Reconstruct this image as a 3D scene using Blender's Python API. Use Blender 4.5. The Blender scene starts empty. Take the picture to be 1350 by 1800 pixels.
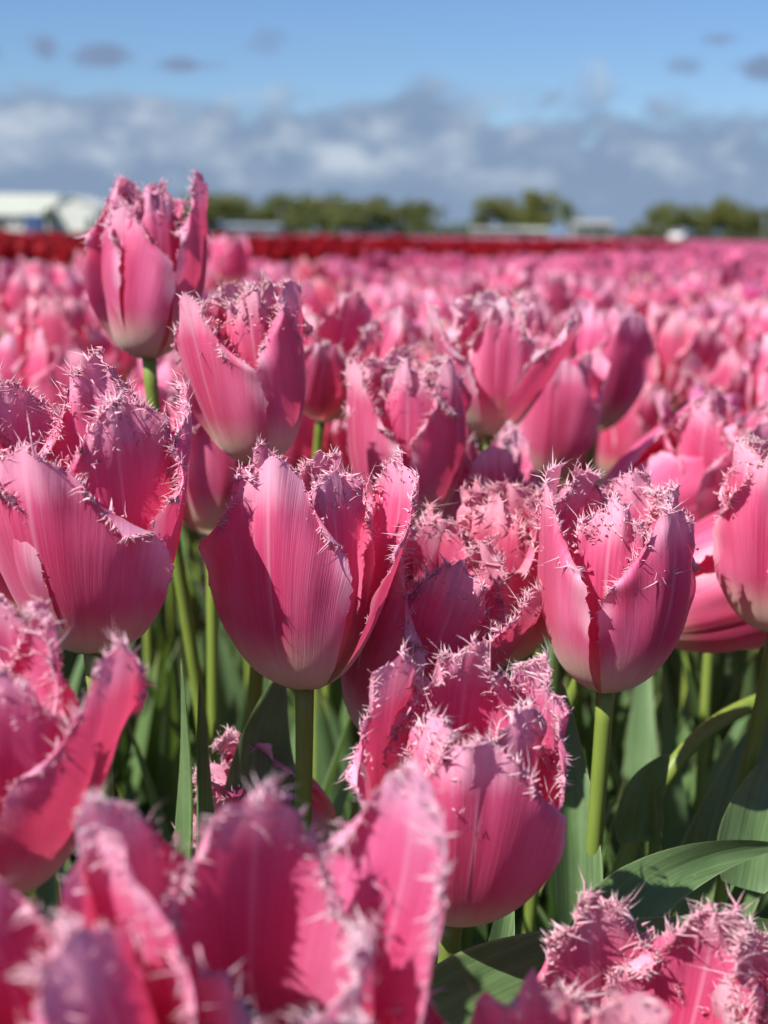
import bpy, math, random
import numpy as np
from mathutils import Vector, Matrix, Quaternion
R = math.radians
S = bpy.context.scene
COL = S.collection

# ------------------------------------------------------------------ camera
CAMZ, PITCH, ROLL, F = 0.50, 11.1, 0.9, 2493.0
cam_d = bpy.data.cameras.new('camera')
cam = bpy.data.objects.new('camera', cam_d); COL.objects.link(cam)
S.camera = cam
cam.location = (0, 0, CAMZ)
CM = (Matrix.Rotation(R(90 - PITCH), 3, 'X') @ Matrix.Rotation(R(ROLL), 3, 'Z'))
cam.rotation_euler = CM.to_euler()
cam_d.sensor_fit = 'VERTICAL'; cam_d.sensor_height = 24.0
cam_d.lens = 24.0 * F / 1800.0
cam_d.clip_start = 0.01; cam_d.clip_end = 6000
cam_d.dof.use_dof = True
cam_d.dof.focus_distance = 0.405
cam_d.dof.aperture_fstop = (cam_d.lens) / 3.9
RX, UP, FW = CM @ Vector((1, 0, 0)), CM @ Vector((0, 1, 0)), CM @ Vector((0, 0, -1))

def at(px, py, d):
    return Vector((0, 0, CAMZ)) + d * (FW + RX * ((px - 675) / F) + UP * ((900 - py) / F))

# ------------------------------------------------------------------ sky, sun, exposure
SUN_EL, SUN_AZ = 47.0, 52.0          # degrees up; degrees left of straight behind the camera
sdir = Vector((-math.sin(R(SUN_AZ)) * math.cos(R(SUN_EL)), -math.cos(R(SUN_AZ)) * math.cos(R(SUN_EL)), math.sin(R(SUN_EL))))
sun_d = bpy.data.lights.new('sun', 'SUN'); sun_d.energy = 5.0; sun_d.angle = R(0.53); sun_d.color = (1, .955, .89)
sun = bpy.data.objects.new('sun', sun_d); COL.objects.link(sun)
sun.rotation_euler = sdir.to_track_quat('Z', 'Y').to_euler(); sun.location = sdir * 50

class NT:
    """small helper for node trees"""
    def __init__(s, tree): s.t = tree; s.n = tree.nodes; s.l = tree.links
    def new(s, typ, **kw):
        n = s.n.new(typ)
        for k, v in kw.items():
            setattr(n, k, v)
        return n
    def put(s, sock, val):
        if hasattr(val, 'is_output'): s.l.new(val, sock)
        elif isinstance(val, (tuple, list)) and len(val) == 3 and sock.type == 'RGBA': sock.default_value = (*val, 1)
        else: sock.default_value = val
    def m(s, op, a, b=0.0, c=0.0, clamp=False):
        n = s.n.new('ShaderNodeMath'); n.operation = op; n.use_clamp = clamp
        s.put(n.inputs[0], a); s.put(n.inputs[1], b); s.put(n.inputs[2], c)
        return n.outputs[0]
    def mix(s, f, a, b, blend='MIX'):
        n = s.n.new('ShaderNodeMix'); n.data_type = 'RGBA'; n.blend_type = blend
        s.put(n.inputs['Factor'], f); s.put(n.inputs[6], a); s.put(n.inputs[7], b)
        return n.outputs[2]
    def smooth(s, x, lo, hi):
        n = s.n.new('ShaderNodeMapRange'); n.interpolation_type = 'SMOOTHSTEP'
        s.put(n.inputs[0], x); s.put(n.inputs[1], lo); s.put(n.inputs[2], hi)
        return n.outputs[0]
    def attr(s, name):
        n = s.n.new('ShaderNodeAttribute'); n.attribute_name = name; return n
    def xyz(s, x, y, z=0.0):
        n = s.n.new('ShaderNodeCombineXYZ'); s.put(n.inputs[0], x); s.put(n.inputs[1], y); s.put(n.inputs[2], z); return n.outputs[0]
    def noise(s, vec, scale, detail=3.0, rough=.55, dist=0.0):
        n = s.n.new('ShaderNodeTexNoise'); s.put(n.inputs['Vector'], vec)
        n.inputs['Scale'].default_value = scale; n.inputs['Detail'].default_value = detail
        n.inputs['Roughness'].default_value = rough; n.inputs['Distortion'].default_value = dist
        return n.outputs[0]

W = bpy.data.worlds.new('World'); S.world = W; W.use_nodes = True
w = NT(W.node_tree); w.n.clear()
sky = w.new('ShaderNodeTexSky', sky_type='NISHITA', sun_disc=False)
sky.sun_elevation = R(SUN_EL); sky.sun_rotation = math.atan2(sdir.x, sdir.y)
sky.air_density = 1.0; sky.dust_density = 0.3; sky.ozone_density = 2.5
tc = w.new('ShaderNodeTexCoord').outputs['Generated']
sp = w.new('ShaderNodeSeparateXYZ'); w.l.new(tc, sp.inputs[0])
az = w.m('MULTIPLY', w.m('ARCTAN2', sp.outputs[0], sp.outputs[1]), 24.93)      # hundreds of photo pixels
el = w.m('MULTIPLY', w.m('ARCSINE', sp.outputs[2]), 24.93)
big = w.noise(w.xyz(w.m('MULTIPLY', az, .45), w.m('MULTIPLY', el, .9), 3.1), 1.0, 5, .55)
fine = w.noise(w.xyz(w.m('MULTIPLY', az, 1.0), w.m('MULTIPLY', el, 1.6), 9.4), 1.3, 6, .6)
edge = w.noise(w.xyz(az, el, 5.0), 1.5, 5, .6)
def gauss(x0, y0, sx, sy):
    dx = w.m('DIVIDE', w.m('SUBTRACT', az, x0), sx); dy = w.m('DIVIDE', w.m('SUBTRACT', el, y0), sy)
    return w.m('EXPONENT', w.m('MULTIPLY', w.m('ADD', w.m('MULTIPLY', dx, dx), w.m('MULTIPLY', dy, dy)), -1.0))
def P(px, py): return ((px - 675) / 100, (411 - py + (px - 675) * .0157) / 100)
top = w.m('ADD', w.m('MULTIPLY_ADD', big, 2.6, 1.05), w.m('MULTIPLY', w.m('SUBTRACT', fine, .5), 1.3))
bump = gauss(P(722, 160)[0], 2.6, .55, 1.4)
top = w.m('ADD', top, w.m('MULTIPLY', bump, .55))
bank = w.smooth(w.m('SUBTRACT', top, el), -.10, .50)
puffs = None
for (x, y, sx, sy, a) in [(0, 122, .32, .22, 1), (100, 113, .3, .25, 1), (190, 122, .48, .26, 1.15), (330, 134, .6, .17, 1.1), (1292, 145, .55, .2, 1.1),
                          (1290, 12, .5, .2, 1.1), (838, 4, .18, .12, .9), (450, 100, .5, .3, .62), (1160, 140, .4, .25, .9), (1220, 100, .5, .14, .75), (1345, 95, .2, .2, .9)]:
    g = w.m('MULTIPLY', gauss(*P(x, y), sx, sy), a)
    puffs = g if puffs is None else w.m('MAXIMUM', puffs, g)
puff = w.m('MULTIPLY', w.smooth(w.m('ADD', puffs, w.m('MULTIPLY', w.m('SUBTRACT', edge, .5), 1.6)), .28, .90), .92)
wh = None
for (x, y, sx, sy, a) in [(430, 172, .5, .28, .34), (320, 235, .6, .3, .26), (60, 235, .9, .3, .2), (585, 285, .5, .35, .3), (735, 282, .6, .32, .3), (215, 265, .5, .35, .2), (880, 215, .5, .4, .16), (1050, 275, 1.1, .25, .12), (60, 290, .6, .3, .16)]:
    g = w.m('MULTIPLY', gauss(*P(x, y), sx, sy), a)
    wh = g if wh is None else w.m('ADD', wh, g)
bill = w.noise(w.xyz(w.m('MULTIPLY', az, .8), w.m('MULTIPLY', el, 1.3), 21.0), 1.6, 7, .62, .6)
tone = w.smooth(w.m('ADD', w.m('MULTIPLY', w.m('SUBTRACT', bill, .5), .40), w.m('ADD', wh, w.m('ADD', fine, w.m('MULTIPLY', w.m('SUBTRACT', big, .5), .8)))), .40, .98)
whites = w.m('MULTIPLY', tone, w.smooth(el, .35, 1.1))
ccol = w.mix(whites, (.142, .198, .300), (.345, .395, .465))
low = w.smooth(el, .9, -.1)
ccol = w.mix(w.m('MULTIPLY', low, .6), ccol, (.150, .220, .350))
pcol = (.136, .187, .29)
skyc = w.mix(1.0, sky.outputs[0], (.86, 1.06, 1.38), 'MULTIPLY')
cloudfac = w.m('MULTIPLY', bank, .93)
SKY_STR = 0.055
skys = w.mix(1.0, skyc, (SKY_STR,) * 3, 'MULTIPLY')
tot = w.mix(puff, skys, pcol)
tot = w.mix(cloudfac, tot, ccol)
bg = w.new('ShaderNodeBackground'); w.put(bg.inputs[0], tot); bg.inputs[1].default_value = 1.0
wo = w.new('ShaderNodeOutputWorld'); w.l.new(bg.outputs[0], wo.inputs[0])

S.view_settings.view_transform = 'Standard'; S.view_settings.look = 'None'
S.view_settings.exposure = 0.66; S.view_settings.gamma = 1.0; S.view_settings.use_curve_mapping = False
S.render.engine = 'CYCLES'
cy = S.cycles
cy.use_denoising = True; cy.max_bounces = 8; cy.diffuse_bounces = 4; cy.glossy_bounces = 3; cy.transmission_bounces = 5
cy.use_adaptive_sampling = True; cy.adaptive_threshold = 0.02
cy.sample_clamp_indirect = 6.0

# ------------------------------------------------------------------ materials
def material(name):
    m = bpy.data.materials.new(name); m.use_nodes = True
    t = NT(m.node_tree); t.n.clear()
    out = t.new('ShaderNodeOutputMaterial')
    return m, t, out

def leafy_surface(t, out, col, tcol, tfac, rough, spec, bump=None, bstr=.2, bdist=.0004, sheen=0.0):
    p = t.new('ShaderNodeBsdfPrincipled')
    t.put(p.inputs['Base Color'], col); t.put(p.inputs['Roughness'], rough); p.inputs['Specular IOR Level'].default_value = spec
    if sheen:
        p.inputs['Sheen Weight'].default_value = sheen; p.inputs['Sheen Roughness'].default_value = .45
    tr = t.new('ShaderNodeBsdfTranslucent'); t.put(tr.inputs[0], tcol)
    if bump is not None:
        b = t.new('ShaderNodeBump'); b.inputs['Strength'].default_value = bstr; b.inputs['Distance'].default_value = bdist
        t.put(b.inputs['Height'], bump); t.l.new(b.outputs[0], p.inputs['Normal']); t.l.new(b.outputs[0], tr.inputs['Normal'])
    mx = t.new('ShaderNodeMixShader'); mx.inputs[0].default_value = tfac
    t.l.new(p.outputs[0], mx.inputs[1]); t.l.new(tr.outputs[0], mx.inputs[2]); t.l.new(mx.outputs[0], out.inputs[0])

def make_petal_material(name, deep, mid, pale, cream, trans):
    m, t, out = material(name)
    q, v, e = t.attr('q').outputs['Fac'], t.attr('v').outputs['Fac'], t.attr('edge').outputs['Fac']
    oi = t.new('ShaderNodeObjectInfo')
    seed = t.m('MULTIPLY', oi.outputs['Random'], 37.0)
    veins = t.noise(t.xyz(t.m('MULTIPLY', q, 19.0), t.m('MULTIPLY', v, 2.0), seed), 1.0, 4, .7, .35)
    thin = t.noise(t.xyz(t.m('MULTIPLY', q, 90.0), t.m('MULTIPLY', v, 2.5), seed), 1.0, 2, .5)
    blot = t.noise(t.xyz(t.m('MULTIPLY', q, 2.4), t.m('MULTIPLY', v, 2.6), seed), 1.0, 3, .55)
    aq = t.m('ABSOLUTE', q)
    # deep flame along the midrib, fading outwards and towards the tip
    flame = t.m('MULTIPLY', t.smooth(t.m('ADD', aq, t.m('MULTIPLY', t.m('SUBTRACT', blot, .5), .55)), .62, .08),
                t.smooth(v, .12, .38))
    flame = t.m('MULTIPLY', flame, t.smooth(v, 1.05, .62))
    c = t.mix(t.smooth(blot, .3, .72), mid, tuple(.5 * (a + b) for a, b in zip(mid, deep)))
    c = t.mix(t.m('MULTIPLY', flame, .85), c, deep)
    pal = t.m('MULTIPLY', t.smooth(e, .45, 1.0), .85, clamp=True)
    pal = t.m('ADD', pal, t.m('MULTIPLY', t.m('SUBTRACT', veins, .5), t.m('MULTIPLY_ADD', e, .9, .35)), clamp=True)
    c = t.mix(pal, c, pale)
    c = t.mix(t.m('MULTIPLY', t.smooth(thin, .45, .75), .16), c, pale)
    rib = t.m('MULTIPLY', t.smooth(t.m('ADD', aq, t.m('MULTIPLY', t.m('SUBTRACT', veins, .5), .03)), .035, .0), t.smooth(v, .25, .6))
    c = t.mix(t.m('MULTIPLY', rib, .35), c, pale)
    vb = t.m('ADD', v, t.m('MULTIPLY', t.m('SUBTRACT', veins, .5), .13))
    vb = t.m('ADD', vb, t.m('MULTIPLY', t.m('SUBTRACT', blot, .5), .10))
    c = t.mix(t.m('MULTIPLY', t.smooth(vb, .43, .15), .92), c, cream)
    c = t.mix(t.m('MULTIPLY', t.smooth(vb, .10, .0), .55), c, (.33, .36, .13))
    c = t.mix(1.0, c, oi.outputs['Color'], 'MULTIPLY')
    tcol = t.mix(t.smooth(vb, .27, .05), trans, tuple(.9 * x for x in cream))
    tcol = t.mix(t.m('MULTIPLY', pal, .5), tcol, pale)
    h = t.m('ADD', t.m('MULTIPLY', veins, .6), t.m('MULTIPLY', thin, .6))
    leafy_surface(t, out, c, tcol, .36, t.m('MULTIPLY_ADD', blot, .25, .40), .32, h, .34, .0007, .12)
    return m

M = {}
M['petal'] = make_petal_material('pink_petal', (.56, .036, .140), (.80, .178, .365), (.90, .51, .65), (.80, .75, .54), (.90, .085, .20))
M['red_petal'] = make_petal_material('red_petal', (.36, .004, .010), (.50, .008, .018), (.58, .02, .035), (.45, .12, .03), (.6, .01, .015))

m, t, out = material('pale_fringe')
k = t.attr('k').outputs['Fac']
oi = t.new('ShaderNodeObjectInfo')
c = t.mix(t.smooth(k, .05, .8), (.82, .29, .45), (.91, .59, .69))
c = t.mix(t.smooth(k, .65, 1.0), c, (.93, .78, .80))
c = t.mix(1.0, c, oi.outputs['Color'], 'MULTIPLY')
leafy_surface(t, out, c, (.90, .36, .48), .38, .36, .45, sheen=.05)
M['fringe'] = m

m, t, out = material('stem_green')
tcn = t.new('ShaderNodeTexCoord').outputs['Object']
mp = t.new('ShaderNodeMapping'); t.l.new(tcn, mp.inputs[0]); mp.inputs['Scale'].default_value = (300, 300, 14)
n1 = t.noise(mp.outputs[0], 1.0, 2); n2 = t.noise(tcn, 30.0, 2)
c = t.mix(n1, (.13, .19, .028), (.26, .33, .055)); c = t.mix(t.m('MULTIPLY', n2, .5), c, (.17, .25, .06))
leafy_surface(t, out, c, (.3, .4, .05), .08, .42, .4, n1, .12, .0004)
M['stem'] = m

def leaf_material(name, dark, light, trans):
    m, t, out = material(name)
    q, v, e = t.attr('q').outputs['Fac'], t.attr('v').outputs['Fac'], t.attr('edge').outputs['Fac']
    oi = t.new('ShaderNodeObjectInfo'); seed = t.m('MULTIPLY', oi.outputs['Random'], 31.0)
    st = t.noise(t.xyz(t.m('MULTIPLY', q, 16.0), t.m('MULTIPLY', v, 1.4), seed), 1.0, 3, .6)
    fi = t.noise(t.xyz(t.m('MULTIPLY', q, 55.0), t.m('MULTIPLY', v, 3), seed), 1.0, 2, .5)
    bl = t.noise(t.xyz(t.m('MULTIPLY', q, 1.2), t.m('MULTIPLY', v, 4), seed), 1.0, 4, .6)
    sp_ = t.noise(t.xyz(t.m('MULTIPLY', q, 9), t.m('MULTIPLY', v, 40), seed), 1.0, 3, .6)
    c = t.mix(t.smooth(t.m('ADD', t.m('MULTIPLY', st, .6), t.m('MULTIPLY', bl, .4)), .3, .7), dark, light)
    c = t.mix(t.m('MULTIPLY', t.smooth(fi, .45, .75), .22), c, (.21, .30, .16))
    c = t.mix(t.m('MULTIPLY', t.smooth(sp_, .66, .76), .35), c, (.33, .40, .26))
    c = t.mix(t.m('MULTIPLY', t.smooth(e, .93, 1.0), .55), c, (.36, .42, .20))
    c = t.mix(t.m('MULTIPLY', t.smooth(v, .90, 1.0), .5), c, (.34, .30, .08))
    c = t.mix(1.0, c, oi.outputs['Color'], 'MULTIPLY')
    h = t.m('ADD', t.m('MULTIPLY', st, .7), t.m('MULTIPLY', fi, .4))
    leafy_surface(t, out, c, trans, .22, t.m('MULTIPLY_ADD', bl, .2, .34), .42, h, .22, .0007)
    return m
M['leaf'] = leaf_material('tulip_leaf', (.066, .122, .044), (.145, .240, .092), (.20, .34, .04))

def plain(name, col, rough=.6, spec=.3, var=.12, scale=6.0, metal=0.0, coord='Object'):
    m, t, out = material(name)
    tcn = t.new('ShaderNodeTexCoord').outputs[coord]
    n = t.noise(tcn, scale, 4, .6)
    c = t.mix(n, tuple(x * (1 - var) for x in col), tuple(min(1, x * (1 + var)) for x in col))
    p = t.new('ShaderNodeBsdfPrincipled'); t.put(p.inputs['Base Color'], c); p.inputs['Roughness'].default_value = rough
    p.inputs['Specular IOR Level'].default_value = spec; p.inputs['Metallic'].default_value = metal
    t.l.new(p.outputs[0], out.inputs[0]); return m
M['anther'] = plain('dark_anther', (.018, .013, .022), .7, .3, .4, 300)
M['pistil'] = plain('pale_pistil', (.55, .55, .22), .5, .3, .15, 200)
M['bark'] = plain('bark', (.09, .075, .055), .9, .2, .3, 4)
M['white_wall'] = plain('white_wall', (.62, .62, .57), .7, .3, .08, .4)
M['pink_wall'] = plain('weathered_white_wall', (.60, .56, .53), .7, .3, .1, .4)
M['faint_wall'] = plain('dull_white_wall', (.21, .21, .20), .7, .3, .1, .4)
M['faint_roof'] = plain('dull_white_roof', (.27, .27, .25), .6, .3, .1, .4)
M['grey_roof'] = plain('pale_grey_roof', (.40, .42, .36), .6, .3, .12, .4)
M['white_roof'] = plain('white_roof', (.64, .64, .57), .5, .3, .08, .4)
M['dark_opening'] = plain('dark_door', (.05, .06, .06), .5, .4, .2, 1)
M['blue_paint'] = plain('blue_paint', (.05, .09, .20), .5, .4, .15, 1)
M['glass'] = plain('window_glass', (.03, .04, .05), .08, .6, .1, 1)
M['car_white'] = plain('white_car_paint', (.5, .5, .5), .25, .5, .02, 1)
M['rubber'] = plain('rubber', (.02, .02, .02), .8, .3, .1, 10)
M['lamp_glass'] = plain('lamp_glass', (.55, .55, .5), .15, .6, .05, 5)
M['pole_grey'] = plain('galvanised_pole', (.33, .34, .35), .5, .4, .1, 3)

m, t, out = material('soil')
g = t.new('ShaderNodeNewGeometry').outputs['Position']
n1 = t.noise(g, 55.0, 6, .65); n2 = t.noise(g, 3.0, 4, .6)
c = t.mix(t.smooth(n1, .3, .7), (.035, .025, .017), (.11, .085, .060)); c = t.mix(t.m('MULTIPLY', n2, .4), c, (.06, .05, .035))
p = t.new('ShaderNodeBsdfPrincipled'); t.put(p.inputs['Base Color'], c); p.inputs['Roughness'].default_value = .95
b = t.new('ShaderNodeBump'); b.inputs['Strength'].default_value = .8; b.inputs['Distance'].default_value = .02; t.put(b.inputs['Height'], n1)
t.l.new(b.outputs[0], p.inputs['Normal']); t.l.new(p.outputs[0], out.inputs[0]); M['soil'] = m

m, t, out = material('meadow_grass')
g = t.new('ShaderNodeNewGeometry').outputs['Position']
n1 = t.noise(g, .25, 5, .6)
c = t.mix(n1, (.045, .075, .022), (.085, .115, .040))
p = t.new('ShaderNodeBsdfPrincipled'); t.put(p.inputs['Base Color'], c); p.inputs['Roughness'].default_value = .9
t.l.new(p.outputs[0], out.inputs[0]); M['meadow'] = m

m, t, out = material('tree_leaves')
oi = t.new('ShaderNodeObjectInfo'); a = t.attr('k').outputs['Fac']
c = t.mix(a, (.050, .064, .018), (.135, .145, .042)); c = t.mix(1.0, c, oi.outputs['Color'], 'MULTIPLY')
leafy_surface(t, out, c, (.15, .18, .03), .25, .6, .3)
M['tree'] = m

m, t, out = material('field_mass')          # colour of each bloom or leaf comes with the mesh
c = t.attr('col').outputs['Color']
leafy_surface(t, out, c, c, .30, .55, .25)
M['mass'] = m

# ------------------------------------------------------------------ object helpers
def tag(o, label=None, cat=None, group=None, kind=None):
    if label: o['label'] = label
    if cat: o['category'] = cat
    if group: o['group'] = group
    if kind: o['kind'] = kind
    return o
def mesh(name, V, Fc, mat, attrs=None, smooth=True, flat=False):
    me = bpy.data.meshes.new(name)
    me.from_pydata([tuple(x) for x in V] if not isinstance(V, list) else V, [], Fc)
    for k_, a_ in (attrs or {}).items():
        a_ = np.asarray(a_, dtype=np.float32)
        if a_.ndim == 2:
            at_ = me.attributes.new(k_, 'FLOAT_COLOR', 'POINT'); at_.data.foreach_set('color', a_.ravel())
        else:
            at_ = me.attributes.new(k_, 'FLOAT', 'POINT'); at_.data.foreach_set('value', a_)
    me.materials.append(mat)
    if smooth: me.polygons.foreach_set('use_smooth', [True] * len(me.polygons))
    me.update(); return me
def obj(name, me, parent=None, loc=None, rot=None, color=None):
    o = bpy.data.objects.new(name, me); COL.objects.link(o)
    if parent is not None: o.parent = parent
    if loc is not None: o.location = loc
    if rot is not None: o.rotation_mode = 'QUATERNION'; o.rotation_quaternion = rot
    if color is not None: o.color = (*color, 1)
    return o
def empty(name, loc, label, cat, group=None, rz=0):
    o = bpy.data.objects.new(name, None); COL.objects.link(o); o.location = loc; o.empty_display_size = .02
    o.rotation_euler = (0, 0, rz)
    return tag(o, label, cat, group)
def grid_faces(nu, nv, off=0):
    return [(off + j * nu + i, off + j * nu + i + 1, off + (j + 1) * nu + i + 1, off + (j + 1) * nu + i) for j in range(nv - 1) for i in range(nu - 1)]
def sstep(x, a, b):
    x = np.clip((x - a) / (b - a), 0, 1); return x * x * (3 - 2 * x)

# ------------------------------------------------------------------ petals
PHI_V = np.array([0, .06, .14, .26, .45, .70, 1.0])
PHI_D = np.array([78, 60, 42, 26, 12, 1, -7.0])
G_T = np.array([0, .10, .22, .38, .55, .72, .86, 1.0])
G_W = np.array([.20, .42, .66, .88, 1.0, .99, .88, .66])

def cr3(a, b): return np.array((a[1] * b[2] - a[2] * b[1], a[2] * b[0] - a[0] * b[2], a[0] * b[1] - a[1] * b[0]))
def unit(a): return a / (math.sqrt(a.dot(a)) + 1e-9)

def petal_geo(rng, L=.080, Wd=.0225, opening=0., base_open=0., k=1.2, inner=False, nu=17, nv=26, ruffle=1., teeth=1., cusp=.03, fringe=1.0, nspk=90, tipround=.27, twist=0.,
              curl=0., crumple=.25):
    """one petal in local space: axis z, petal faces +x ; returns body (V,F,attrs) and fringe (V,F,k)"""
    vv = np.linspace(0, 1.15, 116)
    phi = np.interp(vv, PHI_V, PHI_D) + opening * sstep(vv, .10, .75) + base_open * sstep(vv, 0, .2) + curl * sstep(vv, .72, 1.05)
    phi = np.radians(phi)
    dr = np.sin(phi) * L * (vv[1] - vv[0]); dz = np.cos(phi) * L * (vv[1] - vv[0])
    rr = np.concatenate([[0], np.cumsum(dr)[:-1]]) + .0022; zz = np.concatenate([[0], np.cumsum(dz)[:-1]])
    u = np.linspace(-1, 1, nu); u = np.sign(u) * np.abs(u) ** .85
    tt = np.linspace(0, 1, nv) ** .95
    U, T = np.meshgrid(u, tt)
    g = np.interp(T, G_T, G_W)
    ss = Wd * g * U
    ph = rng.uniform(0, 6.28, 8)
    l = T - tipround * T ** 4 * np.abs(U) ** 2.3 + cusp * T ** 6 * np.exp(-(U / .16) ** 2)
    l = l + T ** 3 * .025 * np.sin(3.1 * U + ph[0])
    # toothed margin
    edge_row = np.zeros_like(U); edge_row[-1, :] = 1
    tooth = rng.uniform(-.2, 1, U.shape) * (1 - .6 * (rng.random(U.shape) < .4))
    ss = ss + np.where(np.abs(U) > .999, np.sign(U) * tooth * .0015 * sstep(T, .3, .6) * teeth, 0)
    l = l + edge_row * tooth * .022 * teeth
    # 3-D
    r = np.interp(l, vv, rr); z = np.interp(l, vv, zz)
    pv = np.interp(l, vv, phi)
    scale_in = .85 if inner else 1.0
    r = r * scale_in
    rho = np.maximum(r * k, .0045) + .0015
    ang = np.clip(ss / rho, -1.5, 1.5)
    X = r - rho * (1 - np.cos(ang)); Y = rho * np.sin(ang)
    # out-of-surface shape : margin waves, midrib fold, lazy undulation, one edge tucked under
    au = np.abs(U)
    d = ruffle * sstep(T, .35, .95) * au ** 2 * (.0016 * np.sin(9 * T + ph[1] + (U > 0) * 2) + .0010 * np.sin(21 * T + ph[2] + 2 * U))
    d += ruffle * sstep(T, .7, 1.0) * (.0012 * np.sin(7 * U + ph[3]) + .0007 * np.sin(15 * U + ph[4]))
    d += -.0007 * np.exp(-(U / .07) ** 2) * sstep(T, .1, .5) + .0005 * np.exp(-((au - .16) / .08) ** 2) * sstep(T, .1, .5)
    d += .0009 * np.sin(2.2 * U + 4 * T + ph[5]) * T
    cr = sstep(T, .74, 1.0) * crumple
    d += cr * (.0022 * np.sin(11 * U + 9 * T + ph[6]) + .0016 * np.sin(19 * U - 14 * T + ph[7]) + .0012 * np.sin(29 * U + 5 * T + ph[3]))
    d += .0006 * np.sin(5.3 * U + 2.1 * T + ph[2]) * sstep(T, .2, .6) + .00035 * np.sin(12 * U - 3 * T + ph[6]) * sstep(T, .25, .6)
    d += twist * U * .0024 * sstep(T, .05, .5)
    d += (.0008 if not inner else -.0004) * sstep(T, .02, .2)
    nx, nz = np.cos(pv), -np.sin(pv)                    # outward normal of the midrib
    ca, sa = np.cos(ang), np.sin(ang)
    X = X + d * nx * ca; Y = Y + d * nx * sa; Z = z + d * nz
    V = np.stack([X, Y, Z], -1)
    qq = ss / (Wd * np.interp(l, [0, .3, .6, 1.0], [.20, .75, 1.05, 1.5]))
    eside = np.clip(au, 0, 1) * sstep(T, .15, .55); etop = sstep(l, .62, 1.0)
    e = np.clip(np.maximum(eside ** 2.2, etop * .9), 0, 1)
    body = (V.reshape(-1, 3), grid_faces(nu, nv), dict(q=qq.ravel(), v=l.ravel(), edge=e.ravel()))
    if not fringe or not nspk: return body, None
    # fringe : curved tapering spikes along the margin
    path = [(j, 0) for j in range(int(nv * .40), nv - 1)] + [(nv - 1, i) for i in range(nu)] + [(j, nu - 1) for j in range(nv - 2, int(nv * .40), -1)]
    pts = np.array([V[a] for a in path]); inn = []
    for (j, i) in path:
        ii = min(max(i, min(2, nu // 2)), max(nu - 3, nu // 2)); jj = min(j, nv - 3)
        if j == nv - 1: inn.append(V[nv - 3, ii])
        else: inn.append(V[j - 1 if j > 0 else 0, ii])
    inn = np.array(inn)
    tl = np.array([T[a] + (.02 if a[0] == nv - 1 else 0) for a in path]); ctr = np.array([abs(U[a]) for a in path])
    n = len(path); FV, FF, FK = [], [], []
    # denser towards the tip
    wts = .40 + 1.8 * sstep(tl, .6, 1.0); cdf = np.cumsum(wts); cdf /= cdf[-1]
    ntuft = max(3, int(nspk / 16)); tufts = [(np.interp(rng.random(), cdf, np.arange(n)), rng.normal(0, .8), rng.normal(.55, .6), rng.uniform(.7, 1.5)) for _ in range(ntuft)]
    for s_ in range(nspk):
        tuft = None
        if rng.random() < .55:
            tuft = tufts[rng.integers(ntuft)]; x = min(max(tuft[0] + rng.normal(0, .5), 0), n - 1.01)
        else: x = np.interp(rng.random(), cdf, np.arange(n))
        a = int(min(x, n - 2)); f = x - a
        Pp = pts[a] * (1 - f) + pts[a + 1] * f; I = inn[a] * (1 - f) + inn[a + 1] * f
        O = unit(Pp - I)
        Tn = pts[a + 1] - pts[a]; Tn = unit(Tn - O * Tn.dot(O))
        N = cr3(O, Tn)
        if N[0] * Pp[0] + N[1] * Pp[1] > 0: N = -N                        # N points to the flower's inside
        hi = min(1., max(0., (tl[a] - .66) / .34)); hi = hi * hi * (3 - 2 * hi)
        ln = (.0005 + .0006 * rng.random() + .0022 * hi * rng.random() ** 1.6) * fringe
        if rng.random() < .08 * hi: ln *= rng.uniform(1.5, 2.6)
        back = 0
        if tuft is not None and hi > .15:
            ln *= tuft[3]
            dirn = O * rng.uniform(.3, 1.0) + N * (tuft[2] + rng.normal(0, .28)) + Tn * (.7 * tuft[1] + rng.normal(0, .28))
        else:
            back = rng.random() ** 1.2 * (.0120 if inner else .0070) * hi if rng.random() < (.75 if inner else .55) else 0
            dirn = O * rng.uniform(.45, 1.0) + N * rng.normal(.20 + .35 * hi, .25 + .5 * hi) + Tn * rng.normal(0, .40 + .3 * hi)
            if back: dirn = O * .6 + N * rng.uniform(.2, 1.0) * (-1 if inner and rng.random() < .5 else 1) + Tn * rng.normal(0, .7)
        dirn = unit(dirn); ln = min(ln, .0052 * fringe)
        bend = (N * rng.normal(.25, .7) + O * rng.normal(-.05, .5) + Tn * rng.normal(0, .6)) * ln * .7
        b0 = Pp - O * (back + .0004)
        rb = rng.uniform(.00009, .00018) * (1 + .9 * hi * rng.random()) * (.6 + .4 * fringe)
        fl = rng.uniform(.30, 1.0)
        if rng.random() < .22: rb *= 2.2; fl = .25        # broad ragged flake
        s1 = unit(cr3(dirn, N)); s2 = cr3(dirn, s1)
        if back: b0 = b0 + N * rb * 1.7 * (1 if dirn.dot(N) > 0 else -1)
        o = len(FV)
        for (tq, rq) in ((0, 1.5), (.5, .8)):
            c_ = b0 + dirn * ln * tq + bend * tq * tq
            for a_ in range(3):
                an = 2.094 * a_ + (s_ if fl > .26 else 0)
                FV.append(c_ + (s1 * math.cos(an) + s2 * math.sin(an) * fl) * rb * rq); FK.append(min(1., tq * .8 + .1 + .3 * hi))
        FV.append(b0 + dirn * ln + bend); FK.append(1.0)
        for a_ in range(3):
            b_ = (a_ + 1) % 3
            FF.append((o + a_, o + b_, o + 3 + b_, o + 3 + a_)); FF.append((o + 3 + a_, o + 3 + b_, o + 6))
    return body, (np.array(FV), FF, np.array(FK))

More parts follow.
